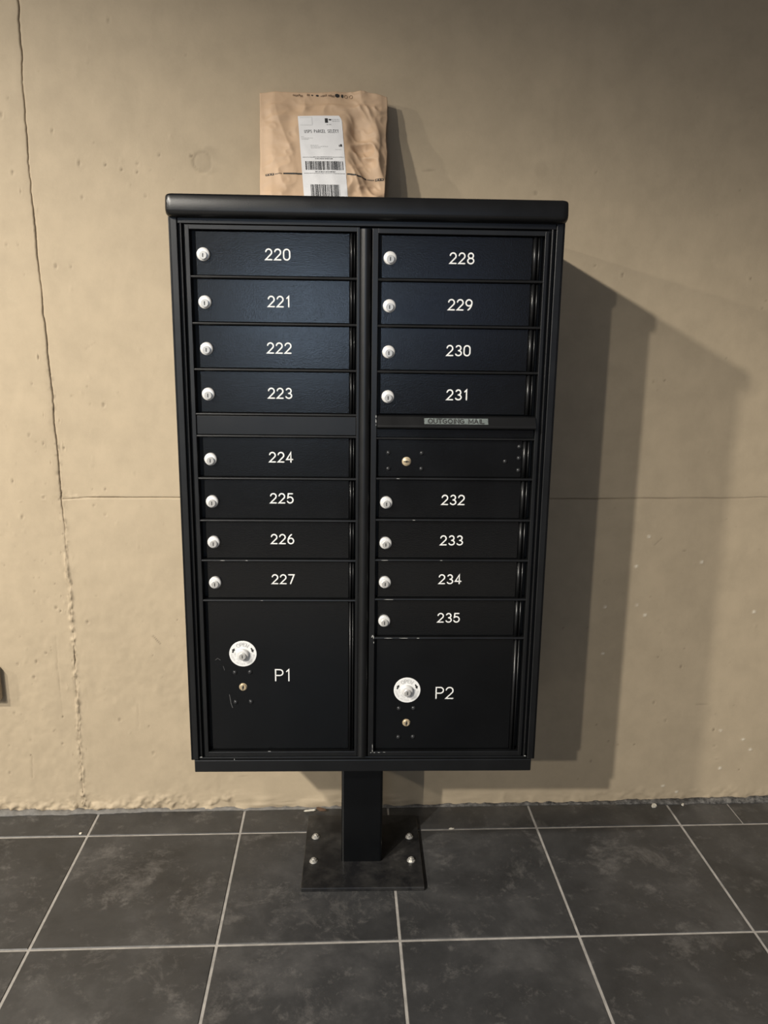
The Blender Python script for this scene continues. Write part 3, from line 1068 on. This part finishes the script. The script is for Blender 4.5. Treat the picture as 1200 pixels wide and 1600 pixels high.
for (x, z, w_) in ((.066, 1.0150, .0042), (.100, .9272, .0040), (.05, .6653, .010), (.085, .6653, .012), (.115, .6653, .004), (.04, .8398, .009), (.16, .8398, .003), (.05, .7530, .012), (-.30, .838, .006), (-.25, .838, .003), (-.22, .750, .003), (-.21, .3986, .004)):
    scuff(x, z + .0006, w_, .0006, YF + .0003)
fin('paint_scuffs', bm, M_SCUFF, MB)['kind'] = 'stuff'
# scratches on the doors
bm = bmesh.new()
for pts, wd in (([(-.324, .612), (-.319, .616), (-.313, .612)], .0008), ([(-.296, .531), (-.293, .510), (-.290, .500)], .0011), ([(-.3075, .598), (-.305, .588)], .0006)):
    ribbon(bm, pts, wd, lambda u, v, l: (u, YD - .0003, v))
me = bpy.data.meshes.new('scratch')
bm.to_mesh(me)
bm.free()
link('scratch', me, plain('grey_scratch', (0.10, 0.10, 0.10), .6), P1)['kind'] = 'stuff'

# ------------------------------------------------------------------ kraft paper mailer leaning on the wall
PO = Vector((0, -.205, 1.5635))
PD = Vector((0, .083, .287)).normalized()
PN = Vector((0, -PD.z, PD.y))          # towards the room
PS0 = 0.0105                            # slope distance at which the roof carries it
PL, PR, PTOP = -.2335, .0540, .3020


def pz(s):
    return np.interp(s, [PL, -.2, -.15, -.1, -.06, -.03, 0, .03, PR], [.3005, .303, .302, .3025, .3075, .3085, .3085, .304, .2985])


def bag_edges(t):
    l = PL + .004 * (t / .3) * -1 + .0025 * fbm(np.atleast_1d(t), np.atleast_1d(t) * 0, 18, 2, 201)
    r = np.interp(t, [0, .06, .1, .17, .205, .25, .3], [.0475, .0480, .0498, .0545, .0520, .0555, .0555]) + .0022 * fbm(np.atleast_1d(t), np.atleast_1d(t) * 0, 30, 2, 205)
    return l, r


def ridge(x, y, f, seed):
    return 1 - np.abs(2 * fbm(x, y, f, 2, seed))


def bag_relief(x, t):
    """outward bulge of the front sheet."""
    l, r = PL, PR
    u = np.clip((x - l) / (r - l), 0, 1)
    v = np.clip(t / .303, 0, 1)
    puff = .016 * np.clip(4 * u * (1 - u), 0, 1) ** .5 * np.clip(np.minimum(v * 6, (1 - v) * 3.5), 0, 1) ** .6
    # sharp folds: creased (folded) noise at three sizes, bent so the creases run in several directions
    xs_ = x + .35 * t + .02 * fbm(x, t, 9, 2, 340)
    ts_ = t - .25 * x + .02 * fbm(x, t, 9, 2, 341)
    c1 = 1 - np.abs(3.2 * vnoise(xs_, ts_ * .6, 16, 300))
    c2 = 1 - np.abs(3.2 * vnoise(xs_ * .8, ts_, 31, 301))
    c3 = 1 - np.abs(3.0 * vnoise(x + ts_ * .5, ts_, 62, 302))
    cr = .0100 * (c1 - .45) + .0060 * (c2 - .45) + .0022 * (c3 - .5) + .003 * fbm(x, t, 14, 2, 310)
    right_ = .55 + .75 * ss(-.08, -.01, x)
    lab = 1 - .80 * ss(-.172, -.145, x) * ss(-.018, -.045, x) * ss(.258, .240, t)
    d = puff + cr * right_ * lab
    # flattened, folded top band
    fold = ss(.268, .276, t)
    d = d * (1 - .55 * fold) + .0025 * fold
    edge = ss(0, .10, np.minimum(u, 1 - u))
    return d * (.35 + .65 * edge) + .004


def bag_pt(x, t, lift=0.0):
    d = float(bag_relief(np.array([x]), np.array([t]))[0]) + lift
    return PO + Vector((x, 0, 0)) + PD * (t - PS0) + PN * d


PT = thing('paper_mailer', 'crumpled brown kraft paper mailer with white shipping label on top of mailbox', 'package', (-.09, -.19, 1.5625))
PTI = Matrix.Translation((.09, .19, -1.5625))


def plink(name, verts, faces, mats, parent, smooth=True):
    me = bpy.data.meshes.new(name)
    me.from_pydata([tuple(PTI @ Vector(v)) for v in verts], [], faces)
    me.update()
    return link(name, me, mats, parent, smooth)


NU, NV = 150, 150
tt = np.linspace(PS0, .302, NV)
front_v, back_v = [], []
for j, t in enumerate(tt):
    l, r = bag_edges(np.array([t]))
    xx = np.linspace(float(l[0]), float(r[0]), NU)
    top = pz(xx)
    tv = PS0 + (t - PS0) / (.302 - PS0) * (top - PS0)
    dd = bag_relief(xx, tv)
    uu = np.linspace(0, 1, NU)
    bb = -.003 - .010 * np.clip(4 * uu * (1 - uu), 0, 1) ** .5 * np.clip(min((t / .3) * 5, (1 - t / .303) * 4), 0, 1) + .003 * fbm(xx, tv, 20, 2, 400)
    front_v.append([PO + Vector((x, 0, 0)) + PD * (q - PS0) + PN * d for x, q, d in zip(xx, tv, dd)])
    back_v.append([PO + Vector((x, 0, 0)) + PD * (q - PS0) + PN * min(d, 0.002) for x, q, d in zip(xx, tv, bb)])
verts = [v for row in front_v for v in row] + [v for row in back_v for v in row]
faces = []
off = NU * NV
for j in range(NV - 1):
    for i in range(NU - 1):
        a = j * NU + i
        faces.append((a, a + 1, a + NU + 1, a + NU))
        faces.append((off + a, off + a + NU, off + a + NU + 1, off + a + 1))
for j in range(NV - 1):
    a = j * NU
    faces.append((a, a + NU, off + a + NU, off + a))
    a = j * NU + NU - 1
    faces.append((a, off + a, off + a + NU, a + NU))
for i in range(NU - 1):
    a = i
    faces.append((a, off + a, off + a + 1, a + 1))
    a = (NV - 1) * NU + i
    faces.append((a, a + 1, off + a + 1, off + a))
plink('bag', verts, faces, M_KRAFT, PT)


# shipping label: corners in the plane of the bag
LTL, LTR, LBL, LBR = (-.1492, .2412), (-.0500, .2440), (-.1340, .0500), (-.0350, .0500)


def lab_xy(u, v):
    """u across 0..1, v down 0..1"""
    x = (LTL[0] * (1 - u) + LTR[0] * u) * (1 - v) + (LBL[0] * (1 - u) + LBR[0] * u) * v
    t = (LTL[1] * (1 - u) + LTR[1] * u) * (1 - v) + (LBL[1] * (1 - u) + LBR[1] * u) * v
    return x, t


def lab_pt(u, v, lift=.0007):
    x, t = lab_xy(u, v)
    return bag_pt(x, t, lift)


N1, N2 = 26, 50
verts, faces = [], []
for j in range(N2 + 1):
    for i in range(N1 + 1):
        u, v = i / N1, j / N2
        if v < .08:      # rounded, slightly torn upper right corner
            u = u * (1 - .06 * (1 - v / .08) ** 2)
        verts.append(lab_pt(u, v))
for j in range(N2):
    for i in range(N1):
        a = j * (N1 + 1) + i
        faces.append((a, a + N1 + 1, a + N1 + 2, a + 1))
SL = plink('shipping_label', verts, faces, M_LABEL, PT)
SL['label'] = 'white shipping label with barcodes'

LW, LH = .0995, .1925


def pbm(name, draw, material, parent):
    bm = bmesh.new()
    draw(bm)
    for v in bm.verts:
        v.co = PTI @ v.co
    me = bpy.data.meshes.new(name)
    bm.to_mesh(me)
    bm.free()
    o = link(name, me, material, parent)
    o['kind'] = 'stuff'
    return o


def lrect(bm, u0, u1, v0, v1, nu=1, nv=1, lift=.0010, fn=lab_pt):
    g_ = [[bm.verts.new(fn(u0 + (u1 - u0) * i / nu, v0 + (v1 - v0) * j / nv, lift)) for i in range(nu + 1)] for j in range(nv + 1)]
    for j in range(nv):
        for i in range(nu):
            bm.faces.new((g_[j][i], g_[j + 1][i], g_[j + 1][i + 1], g_[j][i + 1]))


def ltext(bm, txt, uc, vc, h, wd, gap=.3, wide=1.0):
    st, _ = text_strokes(txt, h, gap, wide)
    for k, s in enumerate(st):
        ribbon(bm, s, wd, lambda a, b, l: lab_pt(uc + a / LW, vc - b / LH, .0010 + l), .00003 * (k % 4))


rl = random.Random(21)


def smudge_line(bm, u0, u1, v, h):
    """a line of print too small to read: broken dashes"""
    u = u0
    while u < u1:
        w_ = rl.uniform(.012, .05)
        lrect(bm, u, min(u + w_, u1), v - h / 2, v + h / 2)
        u += w_ + rl.uniform(.008, .014)


def draw_black(bm):
    ltext(bm, 'USPS PARCEL SELECT', .515, .196, .0068, .0009, .30, .62)
    lrect(bm, .610, .680, .035, .092, 2, 2)
    for (a, b, c, d) in ((.70, .755, .045, .062),):
        lrect(bm, a, b, c, d, 2, 1)
    lrect(bm, .04, .98, .513, .5165, 14, 1)
    lrect(bm, .04, .98, .708, .7115, 14, 1)
    smudge_line(bm, .32, .72, .533, .0085)
    smudge_line(bm, .30, .76, .690, .0085)
    # upper and lower bar codes
    for (v0, v1, ua, ub) in ((.563, .668, .09, .95), (.845, .99, .17, .83)):
        u = ua
        while u < ub:
            w_ = rl.choice((.006, .006, .010, .016, .022))
            lrect(bm, u, min(u + w_, ub), v0, v1, 1, 5)
            u += w_ + rl.choice((.006, .006, .009, .013, .02))
    lrect(bm, .885, .905, .362, .385)
    lrect(bm, .915, .955, .352, .385)


def draw_grey(bm):
    for k, v in enumerate((.262, .279, .294)):
        smudge_line(bm, .04 + .005 * k, (.10, .31, .22)[k], v, .006)
    for k, v in enumerate((.368, .384, .400)):
        smudge_line(bm, .235 + .005 * k, (.42, .64, .47)[k], v, .006)
    smudge_line(bm, .76, .95, .05, .008)
    smudge_line(bm, .78, .94, .07, .008)
    smudge_line(bm, .64, .75, .115, .012)
    smudge_line(bm, .80, .94, .42, .006)
    lrect(bm, .035, .32, .0185, .0205, 4, 1)
    lrect(bm, .315, .322, .02, .118, 1, 4)
    lrect(bm, .035, .32, .117, .1195, 4, 1)
    smudge_line(bm, .28, .7, .508, .004)


o = pbm('label_print', draw_black, M_BLACKPRINT, SL)
o['label'] = 'black label printing and barcodes'
o = pbm('label_fine_print', draw_grey, M_GREYPRINT, SL)
o['label'] = 'small grey label print'

# printed line across the mailer
LN = [(-.2218, .1044), (-.2023, .1040), (-.1811, .1042), (-.1392, .1040), (-.0359, .1064), (.0067, .1005), (.0273, .0995), (.0464, .0999)]


def line_t(x):
    return float(np.interp(x, [p[0] for p in LN], [p[1] for p in LN]))


def draw_line(bm):
    fn = lambda x, dt, lift: bag_pt(x, line_t(x) + dt, lift)
    h = .0017
    lrect(bm, -.1811, -.1360, -h, h, 14, 1, .0006, fn)
    lrect(bm, -.0375, .0067, -h, h, 14, 1, .0006, fn)
    for a, b in ((-.2218, -.2023), (.0273, .0464)):
        lrect(bm, a, b, -.0024, .0024, 6, 1, .0006, fn)
    for a, b in ((-.2000, -.1840), (.0090, .0255)):
        x = a
        while x < b:
            lrect(bm, x, x + .0022, -.0010, .0010, 1, 1, .0006, fn)
            x += .0034


def draw_line_marks(bm):
    fn = lambda x, dt, lift: bag_pt(x, line_t(x) + dt, lift)
    for c in (-.2182, -.2120, -.2058, .0308, .0370, .0430):
        lrect(bm, c - .0016, c + .0016, -.0010, .0010, 1, 1, .0009, fn)


pbm('printed_band', draw_line, M_BLACKPRINT, PT)
pbm('printed_band_dots', draw_line_marks, M_KRAFT, PT)

# row of small printed symbols along the folded top
M_FAINT = plain('faint_brown_print', (0.20, 0.13, 0.08), .7, 0, .3, 200)


def draw_sym(bm):
    for (x, t, w_, h_) in ((-.0598, .2960, .0060, .0052), (-.0485, .2962, .0030, .0050), (-.1172, .2950, .0022, .0016), (-.1055, .2945, .0038, .0022)):
        n = 12
        vs = [bm.verts.new(bag_pt(x + w_ * math.cos(2 * math.pi * i / n) * (1 if i % 3 else .8), t + h_ * math.sin(2 * math.pi * i / n) * (1 if i % 2 else .85), .0008)) for i in range(n)]
        bm.faces.new(vs)


def draw_sym2(bm):
    fn = lambda x, t, lift: bag_pt(x, t, lift)
    r_ = random.Random(3)
    for (x0, x1) in ((-.161, -.140), (-.129, -.125), (-.098, -.084), (-.080, -.068)):
        x = x0
        while x < x1:
            w_ = r_.uniform(.0012, .003)
            t0 = .2945 + r_.uniform(-.0015, .001)
            lrect(bm, x, x + w_, t0 - r_.uniform(.001, .003), t0 + r_.uniform(.001, .003), 1, 1, .0008, fn)
            x += w_ + .0012
    for cx_ in (-.040, -.0285):
        ribbon(bm, arc(cx_, .2955, .0036, .0042, 0, 360, 14), .0010, lambda a, b, l: bag_pt(a, b, .0008))


pbm('printed_symbols', draw_sym, M_BLACKPRINT, PT)
pbm('faint_symbols', draw_sym2, M_FAINT, PT)

# ------------------------------------------------------------------ junction box at the picture's left edge
bm = bmesh.new()
box(bm, -1.075, -.9565, YW - .024, YW + .006, .3400, .4330, .004, 3)
BOX = fin('junction_box', bm, M_BOX)
tag(BOX, 'tan painted junction box low on the wall left of the vertical joint', 'electrical box')
for zz in (.352, .421):
    bm = bmesh.new()
    lathe(bm, [(.0035, YW - .0235), (.0033, YW - .0252), (0, YW - .0256)], -1.015, zz, 12)
    fin('screw', bm, M_BOLT, BOX)


# ------------------------------------------------------------------ flakes lying about
def flake(name, x, y, z, sx, sy, label, material, seed, tilt=0.0, rot=0.0, th=.0018):
    r_ = random.Random(seed)
    bm = bmesh.new()
    n = 8
    A, B = [], []
    for i in range(n):
        a = 2 * math.pi * i / n
        k = r_.uniform(.65, 1.1)
        px_, py_ = sx * k * math.cos(a), sy * k * math.sin(a)
        up = r_.uniform(0, th * .6)
        A.append(bm.verts.new((px_, py_, up)))
        B.append(bm.verts.new((px_ * .9, py_ * .9, up + th)))
    bm.faces.new(A[::-1])
    bm.faces.new(B)
    for i in range(n):
        bm.faces.new((A[i], A[(i + 1) % n], B[(i + 1) % n], B[i]))
    o = fin(name, bm, material)
    o.location = (x, y, z)
    o.rotation_euler = (tilt, 0, rot)
    tag(o, label, 'flake')
    return o


flake('paint_flake', -.7409, -.2042, .0004, .0050, .0038, 'white paint flake on the tile just left of the leftmost grout line', M_CHIP, 1)
flake('paint_flake', .2500, -.2120, -.0006, .0075, .0030, 'small white flake on the grout line right of the base plate', M_CHIP, 2, 0, .05)
flake('paint_flake', .8440, -.1230, .0004, .0110, .0075, 'largest white flake, on the floor at the foot of the right wall', M_CHIP, 3, .25, .3, .004)
flake('paint_flake', .9300, -.1200, .0004, .0070, .0050, 'white flake by the wall, right of the largest flake', M_CHIP, 4, .2, 1.0, .003)
flake('paint_sliver', -.1060, -.1220, .0060, .0170, .0060, 'dark brown peeling sliver at the wall foot left of the pedestal', M_SLIVER, 6, .3, -.35, .004)
flake('paint_flake', -.1350, -.1240, .0040, .0200, .0032, 'long cream flake beside the brown sliver left of the pedestal', M_CHIP, 8, .25, .12, .003)
